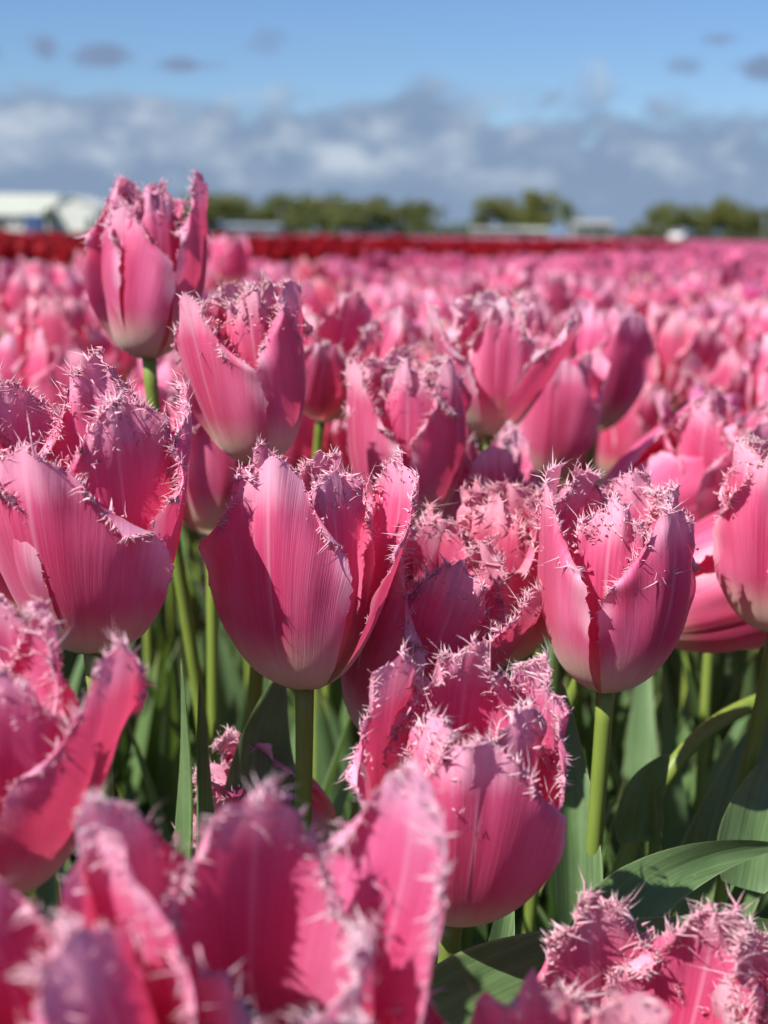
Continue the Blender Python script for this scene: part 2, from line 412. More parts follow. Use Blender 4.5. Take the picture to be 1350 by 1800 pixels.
def axis_quat(lx, ly, spin):
    """lean lx degrees to the right, ly degrees towards the camera; spin about own axis"""
    a = Vector((math.tan(R(max(-85, min(85, lx)))), -math.tan(R(max(-85, min(85, ly)))), 1)).normalized()
    return Vector((0, 0, 1)).rotation_difference(a) @ Quaternion((0, 0, 1), spin)

def petal_spin(azim):      # azimuth 0 faces the camera (-y), positive turns to the right (+x)
    return Quaternion((0, 0, 1), R(azim - 90))

# ------------------------------------------------------------------ stems and leaves
def tube(pts, radii, sides=10):
    V, Fc = [], []
    n = len(pts)
    for i, p in enumerate(pts):
        t_ = (pts[min(i + 1, n - 1)] - pts[max(i - 1, 0)]).normalized()
        s1 = t_.cross(Vector((0.2, 1, 0.1))).normalized(); s2 = t_.cross(s1)
        for a in range(sides):
            an = 2 * math.pi * a / sides
            V.append(tuple(p + (s1 * math.cos(an) + s2 * math.sin(an)) * radii[i]))
    for i in range(n - 1):
        for a in range(sides):
            b = (a + 1) % sides
            Fc.append((i * sides + a, i * sides + b, (i + 1) * sides + b, (i + 1) * sides + a))
    V.append(tuple(pts[-1])); e = len(V) - 1
    for a in range(sides): Fc.append(((n - 1) * sides + a, (n - 1) * sides + (a + 1) % sides, e))
    return V, Fc

def bez(ps, n):
    out = []
    for i in range(n + 1):
        t_ = i / n; q = list(ps)
        while len(q) > 1: q = [q[j].lerp(q[j + 1], t_) for j in range(len(q) - 1)]
        out.append(q[0])
    return out

def stem_mesh(ps, r0=.0030, r1=.0026, n=14, sides=10):
    pts = bez(ps, n)
    rad = [r0 + (r1 - r0) * i / n for i in range(n + 1)]
    rad[-1] *= 1.15; rad[-2] *= 1.05
    V, Fc = tube(pts, rad, sides)
    return mesh('stem', V, Fc, M['stem'])

def leaf_mesh(ps, width, facing, roll=0., fold=.35, nu=9, nv=26, rng=None, wave=1., roll_end=None, shape=(.78, 1.0)):
    """ps: control points of the midrib, facing: vector the upper face looks to, roll: degrees about the midrib"""
    pts = bez(ps, nv - 1); V = []; q, v, e = [], [], []
    ph = rng.uniform(0, 6.28, 4) if rng is not None else (0, 1, 2, 3)
    for i, p in enumerate(pts):
        t_ = i / (nv - 1)
        tg = (pts[min(i + 1, nv - 1)] - pts[max(i - 1, 0)]).normalized()
        side = tg.cross(facing)
        side = side.normalized() if side.length > 1e-4 else Vector((1, 0, 0))
        rl = roll if roll_end is None else roll + (roll_end - roll) * t_
        side = Quaternion(tg, R(rl)) @ side
        nor = side.cross(tg).normalized()
        wv = max(0.0, 1 - t_) ** shape[0] * (.42 + .58 * min(1, t_ / .35) * (2 - min(1, t_ / .35))) * (1 if t_ < .97 else .75)
        hw = width * .5 * wv * 1.22
        for j in range(nu):
            uu = -1 + 2 * j / (nu - 1)
            lift = fold * hw * (abs(uu) ** 1.5) * (1 - .4 * t_)
            wob = wave * hw * .10 * abs(uu) * math.sin(7 * t_ + ph[0] + (2.2 if uu > 0 else 0)) + wave * hw * .05 * math.sin(4 * t_ + 3 * uu + ph[1])
            V.append(tuple(p + side * (hw * uu * (1 - .12 * fold * abs(uu))) + nor * (lift + wob)))
            q.append(uu * wv); v.append(t_); e.append(abs(uu))
    return mesh('leaf', V, grid_faces(nu, nv), M['leaf'], dict(q=q, v=v, edge=e))

# ------------------------------------------------------------------ ground
def sheet(name, pts, z, mat):
    o = obj(name, mesh(name, [(x, y, z) for x, y in pts], [tuple(range(len(pts)))], mat, smooth=False)); tag(o, kind='structure'); return o
sheet('ground', [(-3000, -600), (3000, -600), (3000, 5000), (-3000, 5000)], 0.0, M['soil'])
sheet('meadow', [(-2500, 75), (2500, 75), (2500, 4900), (-2500, 4900)], 0.02, M['meadow'])
DV, NV = np.array([.346, .938]), np.array([-.938, .346])       # the beds run along DV

# ------------------------------------------------------------------ far trees, hedge, buildings
def ground_at(px, d):
    p = at(px, 411 + (px - 675) * .0157, d); return Vector((p.x, p.y, 0.0))
def tree_meshes(seed, h, wd, n=1300):
    g = np.random.default_rng(seed)
    clumps = [(g.normal(0, wd * .22), g.normal(0, wd * .22), h * g.uniform(.32, .86), g.uniform(.20, .34) * wd) for _ in range(13)]
    V, Fc, K = [], [], []
    for i in range(n):
        cx, cy_, cz, cr = clumps[g.integers(len(clumps))]
        d = g.normal(0, 1, 3); d /= np.linalg.norm(d); rr = cr * g.random() ** .4
        c = np.array([cx, cy_, cz]) + d * rr * np.array([1, 1, .95])
        if c[2] < h * .14: continue
        a, b = g.normal(0, 1, 3), g.normal(0, 1, 3); a /= np.linalg.norm(a); b -= a * b.dot(a); b /= np.linalg.norm(b)
        s_ = wd * g.uniform(.030, .065); o = len(V)
        V += [c + a * s_, c + b * s_ * .6, c - a * s_, c - b * s_ * .6]; Fc.append((o, o + 1, o + 2, o + 3)); K += [g.random()] * 4
    crown = mesh('crown', V, Fc, M['tree'], dict(k=K), smooth=False)
    TV, TF = tube([Vector((0, 0, 0)), Vector((.05, 0, h * .2)), Vector((0, .05, h * .45)), Vector((.1, 0, h * .75))], [wd * .045, wd * .034, wd * .024, wd * .008], 8)
    for c in clumps[:6]:
        v2, f2 = tube([Vector((0, 0, h * .3)), Vector((c[0] * .5, c[1] * .5, h * .3 + (c[2] - h * .3) * .6)), Vector((c[0], c[1], c[2]))], [wd * .02, wd * .013, wd * .005], 5)
        o = len(TV); TV += v2; TF += [tuple(x + o for x in f) for f in f2]
    return crown, mesh('trunk', TV, TF, M['bark'])
TREES = [tree_meshes(50 + i, 8, [5.5, 6.5, 4.6, 7.5][i]) for i in range(4)]
ordn = ['first', 'second', 'third', 'fourth', 'fifth', 'sixth', 'seventh', 'eighth', 'ninth', 'tenth', 'eleventh', 'twelfth', 'thirteenth', 'fourteenth']
def tree(px, d, hpx, var, label, wide=1.0, tint=(1, 1, 1), group='trees along the horizon'):
    b = ground_at(px, d); hm = hpx * 1.12 * d / F
    o = empty('tree', b, label, 'tree', group, rz=px * 1.7); s_ = hm / 8.0
    o.scale = (s_ * wide, s_ * wide, s_)
    obj('crown', TREES[var][0], o, color=tint); obj('trunk', TREES[var][1], o)
rt = random.Random(4)
for i, (x, h) in enumerate([(352, 50), (378, 60), (405, 66), (436, 60), (470, 50), (505, 62), (530, 55), (572, 66), (600, 60), (640, 52), (672, 64), (704, 60), (738, 44)]):
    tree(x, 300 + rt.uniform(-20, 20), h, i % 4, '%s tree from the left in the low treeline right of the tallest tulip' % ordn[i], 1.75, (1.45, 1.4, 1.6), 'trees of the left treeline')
for i, (x, h) in enumerate([(850, 62), (876, 68), (905, 62), (932, 76), (955, 72)]):
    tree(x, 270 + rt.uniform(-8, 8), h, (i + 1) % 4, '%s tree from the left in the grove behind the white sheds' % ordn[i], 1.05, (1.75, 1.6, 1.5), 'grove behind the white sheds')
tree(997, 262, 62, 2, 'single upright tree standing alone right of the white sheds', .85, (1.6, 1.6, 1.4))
for i, (x, h) in enumerate([(1143, 52), (1170, 58), (1205, 60), (1240, 62), (1270, 72), (1292, 58)]):
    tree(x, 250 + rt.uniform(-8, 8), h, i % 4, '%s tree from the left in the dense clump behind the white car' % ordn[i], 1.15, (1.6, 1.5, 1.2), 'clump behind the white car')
for i, (x, h) in enumerate([(1325, 50), (1352, 56)]):
    tree(x, 270, h, i + 1, ['lower tree just right of the dense clump, near the pole', 'tree at the right edge of the picture beside the grey pole'][i], 1.2, (1, .95, .75))
tree(85, 205, 40, 2, 'small dark tree between the two white farm buildings', .7, (.7, .75, .6))
def hedge(label, x0, x1, d, hpx, tint):
    g = np.random.default_rng(int(x0)); a, b = ground_at(x0, d), ground_at(x1, d); V, Fc, K = [], [], []
    hm = hpx * d / F
    n = int((b - a).length * 45)
    for i in range(n):
        f = g.random(); p = np.array(a.lerp(b, f)); z = hm * (g.random() ** .7) * (.75 + .25 * math.sin(f * 40) + .15 * math.sin(f * 97))
        c = p + np.array([g.normal(0, .2), g.normal(0, .7), z]); q1, q2 = g.normal(0, .22, 3), g.normal(0, .22, 3); o = len(V)
        V += [c + q1, c + q2, c - q1, c - q2]; Fc.append((o, o + 1, o + 2, o + 3)); K += [g.random() * .7] * 4
    o = obj('hedge', mesh('hedge', V, Fc, M['tree'], dict(k=K), smooth=False), color=tint); tag(o, label, 'hedge')
hedge('long low dark hedge under the left treeline', 345, 745, 290, 30, (1.2, 1.3, 1.2))
hedge('low hedge between the left treeline and the white sheds', 740, 838, 280, 24, (1.2, 1.3, 1.2))
hedge('low hedge between the single tree and the dense clump', 1072, 1135, 262, 18, (.75, .8, .6))
hedge('low hedge under the dense clump at the right', 1120, 1370, 245, 22, (.8, .75, .6))

def box(V, Fc, x0, x1, y0, y1, z0, z1):
    o = len(V); V += [(x, y, z) for z in (z0, z1) for y in (y0, y1) for x in (x0, x1)]
    Fc += [tuple(o + i for i in f) for f in ((0, 2, 3, 1), (4, 5, 7, 6), (0, 1, 5, 4), (2, 6, 7, 3), (0, 4, 6, 2), (1, 3, 7, 5))]
def part_box(name, parent, dims, mat):
    V, Fc = [], []
    box(V, Fc, *dims); return obj(name, mesh(name, V, Fc, mat, smooth=False), parent)
def barn(name, px, d, wpx, eave_px, ridge_px, depth, label, wall, roof, gable=False, doors=(), wins=()):
    k_ = d / F; b = ground_at(px, d); o = empty(name, b, label, 'building')
    w2 = wpx * k_ / 2; e, r = eave_px * k_, ridge_px * k_
    V, Fc = [], []
    if gable:      # gable faces the camera
        V = [(-w2, 0, 0), (w2, 0, 0), (w2, 0, e), (0, 0, r), (-w2, 0, e)]; V += [(x, depth, z) for x, _, z in V]
        Fc = [(0, 1, 2, 3, 4), (9, 8, 7, 6, 5), (1, 6, 7, 2), (0, 4, 9, 5)]
        RV, RF = [], []
        for s_ in (-1, 1):
            q = len(RV)
            RV += [(s_ * (w2 + .3), -.3, e - .05), (0, -.3, r + .12), (0, depth + .3, r + .12), (s_ * (w2 + .3), depth + .3, e - .05)]
            RV += [(x, y, z + .18) for x, y, z in RV[q:q + 4]]
            RF += [tuple(q + i for i in f) for f in ((0, 1, 2, 3), (7, 6, 5, 4), (0, 4, 5, 1), (1, 5, 6, 2), (2, 6, 7, 3), (3, 7, 4, 0))]
    else:
        box(V, Fc, -w2, w2, 0, depth, 0, e)
        RV, RF = [], []; m_ = depth / 2
        for y0, y1 in ((-.4, m_), (depth + .4, m_)):
            q = len(RV)
            RV += [(-w2 - .3, y0, e + .02), (w2 + .3, y0, e + .02), (w2 + .3, y1, r), (-w2 - .3, y1, r)]; RV += [(x, y, z + .2) for x, y, z in RV[q:q + 4]]
            RF += [tuple(q + i for i in f) for f in ((0, 1, 2, 3), (7, 6, 5, 4), (0, 4, 5, 1), (1, 5, 6, 2), (2, 6, 7, 3), (3, 7, 4, 0))]
        for x in (-w2, w2):
            q = len(V); V += [(x, .01, e), (x, depth - .01, e), (x, m_, r - .02)]; Fc.append((q, q + 1, q + 2))
    obj('wall', mesh('wall', V, Fc, wall, smooth=False), o); obj('roof', mesh('roof', RV, RF, roof, smooth=False), o)
    for (x, wd, h) in doors:
        dd = part_box('door', o, (w2 * x - wd / 2, w2 * x + wd / 2, -.05, .02, .0, h), M['dark_opening'])
        part_box('door_frame', dd, (w2 * x - wd / 2 - .12, w2 * x + wd / 2 + .12, -.03, .015, h, h + .14), M['white_roof'])
    for (x, z, wd, h) in wins:
        ww = part_box('window', o, (w2 * x - wd / 2, w2 * x + wd / 2, -.03, .02, z, z + h), M['glass'])
        part_box('window_frame', ww, (w2 * x - wd / 2 - .08, w2 * x + wd / 2 + .08, -.06, .01, z - .10, z), M['white_roof'])
    return o
barn('long_shed', 10, 215, 150, 26, 64, 14, 'long white shed with pale grey roof at the left edge', M['pink_wall'], M['grey_roof'], doors=((-.2, 2.2, 1.9),), wins=((.3, .9, 1.2, .7), (.05, .9, 1.2, .7)))
barn('gabled_barn', 128, 218, 84, 40, 60, 16, 'white gabled barn directly left of the tallest tulip', M['white_wall'], M['white_roof'], True, doors=((.72, 1.0, 2.2),))
bx = empty('storage_container', ground_at(58, 190), 'blue storage container between the two white farm buildings', 'container')
part_box('body', bx, (-1.2, 1.2, 0, 2.4, .1, 2.3), M['blue_paint'])
for s_ in (-1, 1): part_box('door', bx, (.03 if s_ > 0 else -1.15, 1.15 if s_ > 0 else -.03, -.05, .0, .18, 2.2), M['blue_paint'])
part_box('base_frame', bx, (-1.22, 1.22, -.02, 2.42, 0, .1), M['dark_opening'])
barn('low_shed', 873, 240, 84, 13, 18, 6, 'low white shed in front of the grove, left one of the pair', M['faint_wall'], M['faint_roof'], wins=((-.6, .5, 1.4, .6), (-.1, .5, 1.4, .6), (.5, .5, 1.4, .6)))
barn('low_shed', 940, 244, 46, 13, 18, 6, 'low white shed left of the single tree, right one of the pair', M['faint_wall'], M['grey_roof'], doors=((.3, 1.4, 1.3),))
barn('white_house', 1043, 250, 66, 24, 33, 7, 'white house with pale roof right of the single tree', M['faint_wall'], M['faint_roof'], doors=((-.5, 1.0, 1.9),), wins=((.1, .8, 1.5, .9), (.6, .8, 1.5, .9)))
barn('grey_shed', 445, 260, 92, 12, 17, 6, 'low blue grey shed under the left treeline', plain('bluegrey_wall', (.17, .20, .24), .7), plain('bluegrey_roof', (.22, .25, .28), .6), doors=((.2, 1.4, 1.1),))

# white car beyond the field
car = empty('parked_car', ground_at(1197, 150), 'small white car parked beyond the field at the right', 'car', rz=R(62))
prof = [(-2.0, .35), (-2.02, .75), (-1.9, .95), (-1.35, 1.02), (-.95, 1.45), (.55, 1.50), (1.35, 1.42), (1.75, .98), (1.95, .85), (1.98, .35)]
V = [(x, s_ * (.80 if z < 1.1 else .66), z) for s_ in (-1, 1) for x, z in prof]; n = len(prof)
body = obj('body', mesh('body', V, [tuple(range(n)), tuple(range(2 * n - 1, n - 1, -1))] + [(i, n + i, n + (i + 1) % n, (i + 1) % n) for i in range(n)], M['car_white'], smooth=False), car)
bv = body.modifiers.new('bevel', 'BEVEL'); bv.width = .06; bv.segments = 2
def quad(name, pts, mat, parent): return obj(name, mesh(name, pts, [tuple(range(len(pts)))], mat, smooth=False), parent)
quad('windscreen', [(-1.33, -.66, 1.06), (-1.33, .66, 1.06), (-.98, .60, 1.43), (-.98, -.60, 1.43)], M['glass'], car)
quad('rear_window', [(1.72, -.64, 1.06), (1.72, .64, 1.06), (1.42, .58, 1.40), (1.42, -.58, 1.40)], M['glass'], car)
for s_ in (-1, 1):
    quad('side_window', [(-1.15, s_ * .815, 1.06), (.2, s_ * .80, 1.06), (.2, s_ * .70, 1.40), (-.8, s_ * .70, 1.38)], M['glass'], car)
    quad('side_window', [(.3, s_ * .80, 1.06), (1.4, s_ * .80, 1.06), (1.2, s_ * .70, 1.36), (.3, s_ * .70, 1.40)], M['glass'], car)
    part_box('headlight', car, (-2.06, -1.96, s_ * .62 - .14, s_ * .62 + .14, .68, .82), M['lamp_glass'])
    for x in (-1.25, 1.25):
        TV, TF = tube([Vector((x, s_ * .66, .31)), Vector((x, s_ * .70, .31)), Vector((x, s_ * .85, .31)), Vector((x, s_ * .87, .31))], [.22, .31, .31, .24], 20)
        wh = obj('wheel', mesh('wheel', TV, TF, M['rubber']), car)
        TV, TF = tube([Vector((x, s_ * .86, .31)), Vector((x, s_ * .885, .31))], [.19, .17], 14); obj('rim', mesh('rim', TV, TF, M['pole_grey']), wh)
pl = empty('utility_pole', ground_at(1343, 150), 'thin grey pole at the right edge beyond the field', 'pole')
TV, TF = tube([Vector((0, 0, 0)), Vector((0, 0, 1.6)), Vector((0, 0, 3.0))], [.06, .05, .04], 8); obj('post', mesh('post', TV, TF, M['pole_grey']), pl)
part_box('crossarm', pl, (-.35, .35, -.04, .04, 2.75, 2.85), M['pole_grey'])

# ------------------------------------------------------------------ field beyond the counted tulips : merged blooms
def srgb(*c): return tuple(((x / 255 + .055) / 1.055) ** 2.4 for x in c)
def template(seed, nu, nv, nspk, red=False):
    g = np.random.default_rng(seed); VV, FF, CC = [], [], []; off = 0
    oo = g.uniform(-6, 22)
    for kx in range(6):
        inner = kx >= 3
        if red: (V, Fc, A), fr = petal_geo(g, L=.072, Wd=.021, opening=oo, inner=inner, nu=nu, nv=nv, ruffle=.5, teeth=0, fringe=0)
        else: (V, Fc, A), fr = petal_geo(g, opening=oo + g.uniform(-4, 10), inner=inner, nu=nu, nv=nv, nspk=nspk, fringe=2.6, ruffle=2., crumple=1.0, k=1.05 if inner else 1.2)
        a = 2.094 * (kx % 3) + (1.047 if inner else 0) + g.uniform(-.1, .1); c, s_ = math.cos(a), math.sin(a)
        T = [tuple(f[:3]) for f in Fc] + [(f[0], f[2], f[3]) for f in Fc if len(f) == 4]
        v = A['v'][:, None]; e = A['edge'][:, None]
        if red: C = np.array([.29, .003, .009]) * (1 - .5 * e) + np.array([.44, .007, .016]) * .5 * e
        else: C = np.array([.58, .042, .155]) * (1 - e) + np.array([.80, .22, .39]) * e; C = np.where(v < .14, np.array([[.7, .5, .36]]), C)
        if fr is not None:
            T += [(f[0] + len(V), f[1] + len(V), f[2] + len(V)) for f in fr[1]] + [(f[0] + len(V), f[2] + len(V), f[3] + len(V)) for f in fr[1] if len(f) == 4]
            C = np.concatenate([C, np.tile([[.86, .42, .55]], (len(fr[0]), 1))]); V = np.concatenate([V, fr[0]])
        VV.append(np.stack([V[:, 0] * c - V[:, 1] * s_, V[:, 0] * s_ + V[:, 1] * c, V[:, 2]], -1)); FF.append(np.array(T) + off); CC.append(C); off += len(V)
    return np.concatenate(VV), np.concatenate(FF), np.concatenate(CC)
def plant_bits(g):
    """stem and three blades, in metres, bloom sits at z = 1 (scaled by height)"""
    V, Fc, C = [], [], []
    for i in range(3):
        a = 2.094 * i; V += [(.003 * math.cos(a), .003 * math.sin(a), 0), (.003 * math.cos(a), .003 * math.sin(a), 1.0)]
    for i in range(3):
        j = (i + 1) % 3; Fc += [(2 * i, 2 * j, 2 * j + 1), (2 * i, 2 * j + 1, 2 * i + 1)]
    C += [(.15, .22, .04)] * 6
    for kx in range(3):
        a = kx * 2.1 + g.uniform(-.4, .4); c, s_ = math.cos(a), math.sin(a); o = len(V); top_ = g.uniform(.55, .85)
        for (r, z, hw) in ((.005, 0, .010), (.025, top_ * .5, .020), (.055, top_ * .85, .013), (.075, top_, .001)):
            for s2 in (-1, 1): V.append((r * c - s2 * hw * s_, r * s_ + s2 * hw * c, z)); C.append((.075, .13, .05))
        for r in range(3): Fc += [(o + 2 * r, o + 2 * r + 1, o + 2 * r + 3), (o + 2 * r, o + 2 * r + 3, o + 2 * r + 2)]
    return np.array(V), np.array(Fc), np.array(C)
def mass(name, pos, tmpls, seed, label, cat, hmean, hsd, leaves=True, tintsd=.12):
    g = np.random.default_rng(seed); VV, FF, CC = [], [], []; off = 0
    pl_ = [plant_bits(g) for _ in range(4)]
    for i, (x, y) in enumerate(pos):
        T = tmpls[g.integers(len(tmpls))]; h = g.normal(hmean, hsd) - .07; a = g.uniform(0, 6.28); c, s_ = math.cos(a), math.sin(a); sc = g.uniform(.85, 1.15)
        tx, ty = g.normal(0, .24, 2)
        V = T[0] * sc; X = V[:, 0] * c - V[:, 1] * s_ + V[:, 2] * tx; Y = V[:, 0] * s_ + V[:, 1] * c + V[:, 2] * ty
        VV.append(np.stack([X + x, Y + y, V[:, 2] + h], -1)); FF.append(T[1] + off)
        tint = np.array([1, 1, 1]) + np.array([1, 1.2, 1.1]) * g.normal(0, tintsd); CC.append(np.clip(T[2] * tint, 0, .92)); off += len(V)
        if leaves:
            Pt = pl_[i % 4]; V = Pt[0]; X = V[:, 0] * c - V[:, 1] * s_; Y = V[:, 0] * s_ + V[:, 1] * c
            VV.append(np.stack([X + x, Y + y, V[:, 2] * h], -1)); FF.append(Pt[1] + off); CC.append(Pt[2] * g.uniform(.8, 1.2)); off += len(V)
    V = np.concatenate(VV).astype(np.float32); Fc = np.concatenate(FF).astype(np.int32); C = np.concatenate(CC).astype(np.float32)
    me = bpy.data.meshes.new(name); me.vertices.add(len(V)); me.vertices.foreach_set('co', V.ravel())
    me.loops.add(len(Fc) * 3); me.loops.foreach_set('vertex_index', Fc.ravel()); me.polygons.add(len(Fc))
    me.polygons.foreach_set('loop_start', np.arange(0, len(Fc) * 3, 3, dtype=np.int32))
    me.polygons.foreach_set('use_smooth', np.ones(len(Fc), dtype=bool))
    ca = me.attributes.new('col', 'FLOAT_COLOR', 'POINT'); ca.data.foreach_set('color', np.concatenate([C, np.ones((len(C), 1), np.float32)], 1).ravel())
    me.materials.append(M['mass']); me.update(calc_edges=True)
    print('mass', name, len(pos), 'plants', len(Fc), 'tris')
    return tag(obj(name, me), label, cat, kind='stuff')
def bed_points(c0, c1, y0, y1, step, seed, half=.30, margin=.5):
    g = np.random.default_rng(seed); out = []
    for c in np.arange(c0, c1, step):
        a = -20.0
        while a < 140:
            a += step * g.uniform(.8, 1.25)
            p = DV * a + NV * (c + g.normal(0, step * .22))
            if y0 < p[1] < y1 and abs(p[0]) < half * p[1] + margin: out.append((p[0], p[1]))
    return out
near = bed_points(-2.2, 1.56, .30, 26, .086, 11)
FIELD_NEAR = [p for p in near]

# ------------------------------------------------------------------ the tulips one can tell apart
TINTS = random.Random(9)
def tulip_leafset(rng, G, n, parent, hmax, exclude=None):
    for i in range(n):
        a = rng.uniform(0, 6.28); L = hmax * rng.uniform(.75, 1.05); out_ = rng.uniform(.03, .09)
        dv = Vector((math.cos(a), math.sin(a), 0))
        ps = [Vector((dv.x * .004, dv.y * .004, .0)), dv * out_ * .25 + Vector((0, 0, L * .5)), dv * out_ + Vector((rng.uniform(-.02, .02), rng.uniform(-.02, .02), L))]
        tc_ = rng.uniform(.85, 1.15)
        obj('leaf', leaf_mesh(ps, rng.uniform(.026, .044), -dv, roll=rng.uniform(-25, 25), fold=rng.uniform(.25, .6), rng=rng), parent, color=(tc_, tc_, tc_ * rng.uniform(.9, 1.15)))

ALL_BASES = []
def hero(label, base, d, s=1.0, rot=0, lx=0, ly=0, op=(0,) * 6, bo=0, ground=(0, 0), seed=1, L=.080, Wd=.0225, nspk=90, nu=21, nv=32, fr=1.0, tint=None, stamens=False,
         leaves=2, leaf_h=.30, cusp=.03, curl=(0,) * 6, lens=(1,) * 6, wid=(1,) * 6, rots=(0,) * 6, group='pink fringed tulips standing in the front of the bed', k=1.2, tips=.27, extra=None, stem_bow=.05, crump=1.0):
    rng = np.random.default_rng(seed)
    B = at(base[0], base[1], d); G = Vector((B.x + ground[0], B.y + ground[1], 0))
    ALL_BASES.append((B.x, B.y))
    root = empty('fringed_tulip', G, label, 'tulip', group)
    tint = tint or tuple(TINTS.uniform(.94, 1.05) for _ in range(3))
    tws = rng.choice([-1, 1]); qa = axis_quat(lx, ly, 0); ax = qa @ Vector((0, 0, 1)); b = B - G
    obj('stem', stem_mesh([Vector((0, 0, 0)), Vector((0, 0, b.z * .55)), b - ax * stem_bow, b + ax * .0015], .0031 * s, .0027 * s), root)
    for i in range(6):
        inner = i >= 3
        az = rot + 120 * (i % 3) + (60 if inner else 0) + rots[i]
        (V, Fc, A), fq = petal_geo(rng, L=L * lens[i] * s * (1.01 if inner else 1), Wd=Wd * s * wid[i] * (.94 if inner else 1), opening=op[i] - (2 if inner else 0), base_open=bo, inner=inner,
                                   nu=nu, nv=nv, nspk=int(nspk * (7.0 if inner else 4.2)), fringe=fr * s, twist=tws * rng.uniform(.8, 1.15), curl=curl[i] - (14 if inner else 0), crumple=(1.0 if inner else .3) * crump, ruffle=.5 + .5 * crump, cusp=cusp * rng.uniform(.3, 1.4), k=k if not inner else 1.05, tipround=tips)
        qr = qa @ petal_spin(az)
        p = obj('petal', mesh('petal', V, Fc, M['petal'], A), root, loc=b, rot=qr, color=tuple(x * rng.uniform(.97, 1.03) for x in tint))
        if fq is not None:
            obj('fringe', mesh('fringe', fq[0], fq[1], M['fringe'], dict(k=fq[2])), p, color=tint)
    if stamens:
        TV, TF = tube([Vector((0, 0, 0)), Vector((0, 0, .015)), Vector((0, 0, .021)), Vector((0, 0, .024))], [.003, .0032, .0042, .003], 9)
        obj('pistil', mesh('pistil', TV, TF, M['pistil']), root, loc=b + ax * .004, rot=qa)
        for i in range(6):
            a = i * 1.047; c, s_ = math.cos(a), math.sin(a)
            TV, TF = tube([Vector((.004 * c, .004 * s_, 0)), Vector((.008 * c, .008 * s_, .011)), Vector((.0085 * c, .0085 * s_, .012)), Vector((.011 * c, .011 * s_, .022)), Vector((.0115 * c, .0115 * s_, .024))], [.0008, .0006, .0017, .0017, .0006], 7)
            obj('anther', mesh('anther', TV, TF, M['anther']), root, loc=b + ax * .004, rot=qa)
    if leaves: tulip_leafset(rng, G, leaves, root, leaf_h)
    for (pp, wd, roll, fold, *more) in (extra or ()):
        ps = [at(*q) - G for q in pp]
        fc = more[0] if more else Vector((0, -1, .5))
        obj('leaf', leaf_mesh(ps, wd, fc, roll=roll, fold=fold, rng=rng, roll_end=more[1] if len(more) > 1 else None), root, color=(1.0,) * 3)
    return root

CAMUP = Vector((-.1, -.8, .6))
hero('tallest pink fringed tulip, its head rising above the horizon at upper left', (262, 630), .57, 1.0, rot=-28, lx=-1, ly=-2, op=(-3, 6, -4, -2, -6, -2), bo=-5, Wd=.0205, seed=3, ground=(.03, .05), leaves=2, L=.074, lens=(.86, 1.05, 1.02, .98, 1.05, 1.02), tint=(.88, .82, .9))
hero('open tulip leaning left just below the tallest one, right petal upright and pointed', (458, 816), .50, 1.0, rot=-42, lx=-7, ly=2, op=(13, 4, 0, -2, -4, 0), bo=-5, Wd=.021, seed=5, ground=(-.02, .04), lens=(.98, 1.0, 1, .98, 1.02, 1), leaves=2, L=.067)
hero('big round tulip cut by the left edge, dense pale fringe on top', (165, 1142), .405, 1.02, rot=-14, lx=-3, ly=5, op=(4, 5, 4, 0, 0, 2), wid=(1.22, 1, 1, 1, 1, 1), seed=7, bo=3, L=.081, Wd=.0262, nspk=150, fr=1.15, ground=(0, .02), leaves=2, lens=(.86, 1, 1.03, 1, 1.05, 1.05), stamens=True)
hero('sharp centre-left tulip half shaded, cream base and flaring right petal', (535, 1208), .43, 1.0, rot=-20, lx=-1, ly=-1, op=(1, 13, 2, -1, -1, 3), seed=11, L=.078, Wd=.0235, nspk=100, ground=(-.005, .02), leaves=1, lens=(1, 1.0, .98, .96, .98, .9), bo=-2,
     extra=[([(470, 1500, .47), (440, 1340, .47), (500, 1175, .49)], .030, 10, .25), ([(345, 1600, .45), (348, 1400, .45), (350, 1182, .45)], .012, 55, .9), ([(335, 1600, .455), (345, 1350, .455), (318, 1155, .46)], .010, -50, .9)])
hero('sharp tulip right of centre with spiky crown, stem fully visible below', (1065, 1213), .45, 1.0, rot=42, lx=1, ly=2, op=(0, 0, 0, 0, 0, -2), seed=13, L=.073, Wd=.0225, nspk=140, fr=1.25, ground=(.0, .03), leaves=1, lens=(.94, 1, 1.05, 1, 1.0, .95), cusp=.03,
     extra=[([(1010, 1700, .46), (1010, 1380, .47), (985, 1190, .48)], .019, 15, .6), ([(1020, 1680, .425), (1150, 1490, .43), (1385, 1487, .45)], .022, 0, .35, CAMUP, 35),
            ([(1110, 1480, .50), (1115, 1390, .50), (1178, 1322, .50)], .030, 40, .2)])
hero('large near tulip at bottom centre tilted forward, mouth open to the viewer', (795, 1606), .372, 1.0, rot=4, lx=3, ly=12, op=(-3, 0, 0, -5, -3, -4), wid=(1.1, 1, 1, .9, 1, .9), seed=17, L=.075, Wd=.0240, nspk=150, fr=1.15, ground=(.0, .05), leaves=1, lens=(.93, 1.0, 1.0, .93, 1.04, .93), stamens=True,
     extra=[([(858, 1900, .40), (862, 1720, .41), (900, 1540, .42)], .018, 20, .4), ([(700, 1900, .36), (980, 1690, .37), (1400, 1625, .40)], .042, 0, .3, CAMUP, 20)])
hero('tulip leaning right behind the tilted one, left petal in deep shade', (672, 1302), .472, 1.08, rot=-52, lx=18, ly=8, op=(2, 8, 0, 0, 0, 2), seed=19, L=.075, nspk=120, fr=1.1, ground=(-.03, .03), leaves=1, tint=(.95, .9, .92))
hero('tulip squeezed between the leaning tulip and the spiky-crowned one', (888, 1160), .50, .95, rot=48, lx=-3, ly=5, op=(0, 3, 8, -2, 0, -2), seed=23, L=.070, nspk=100, fr=1.1, leaves=2, tint=(1.0, .85, .85))
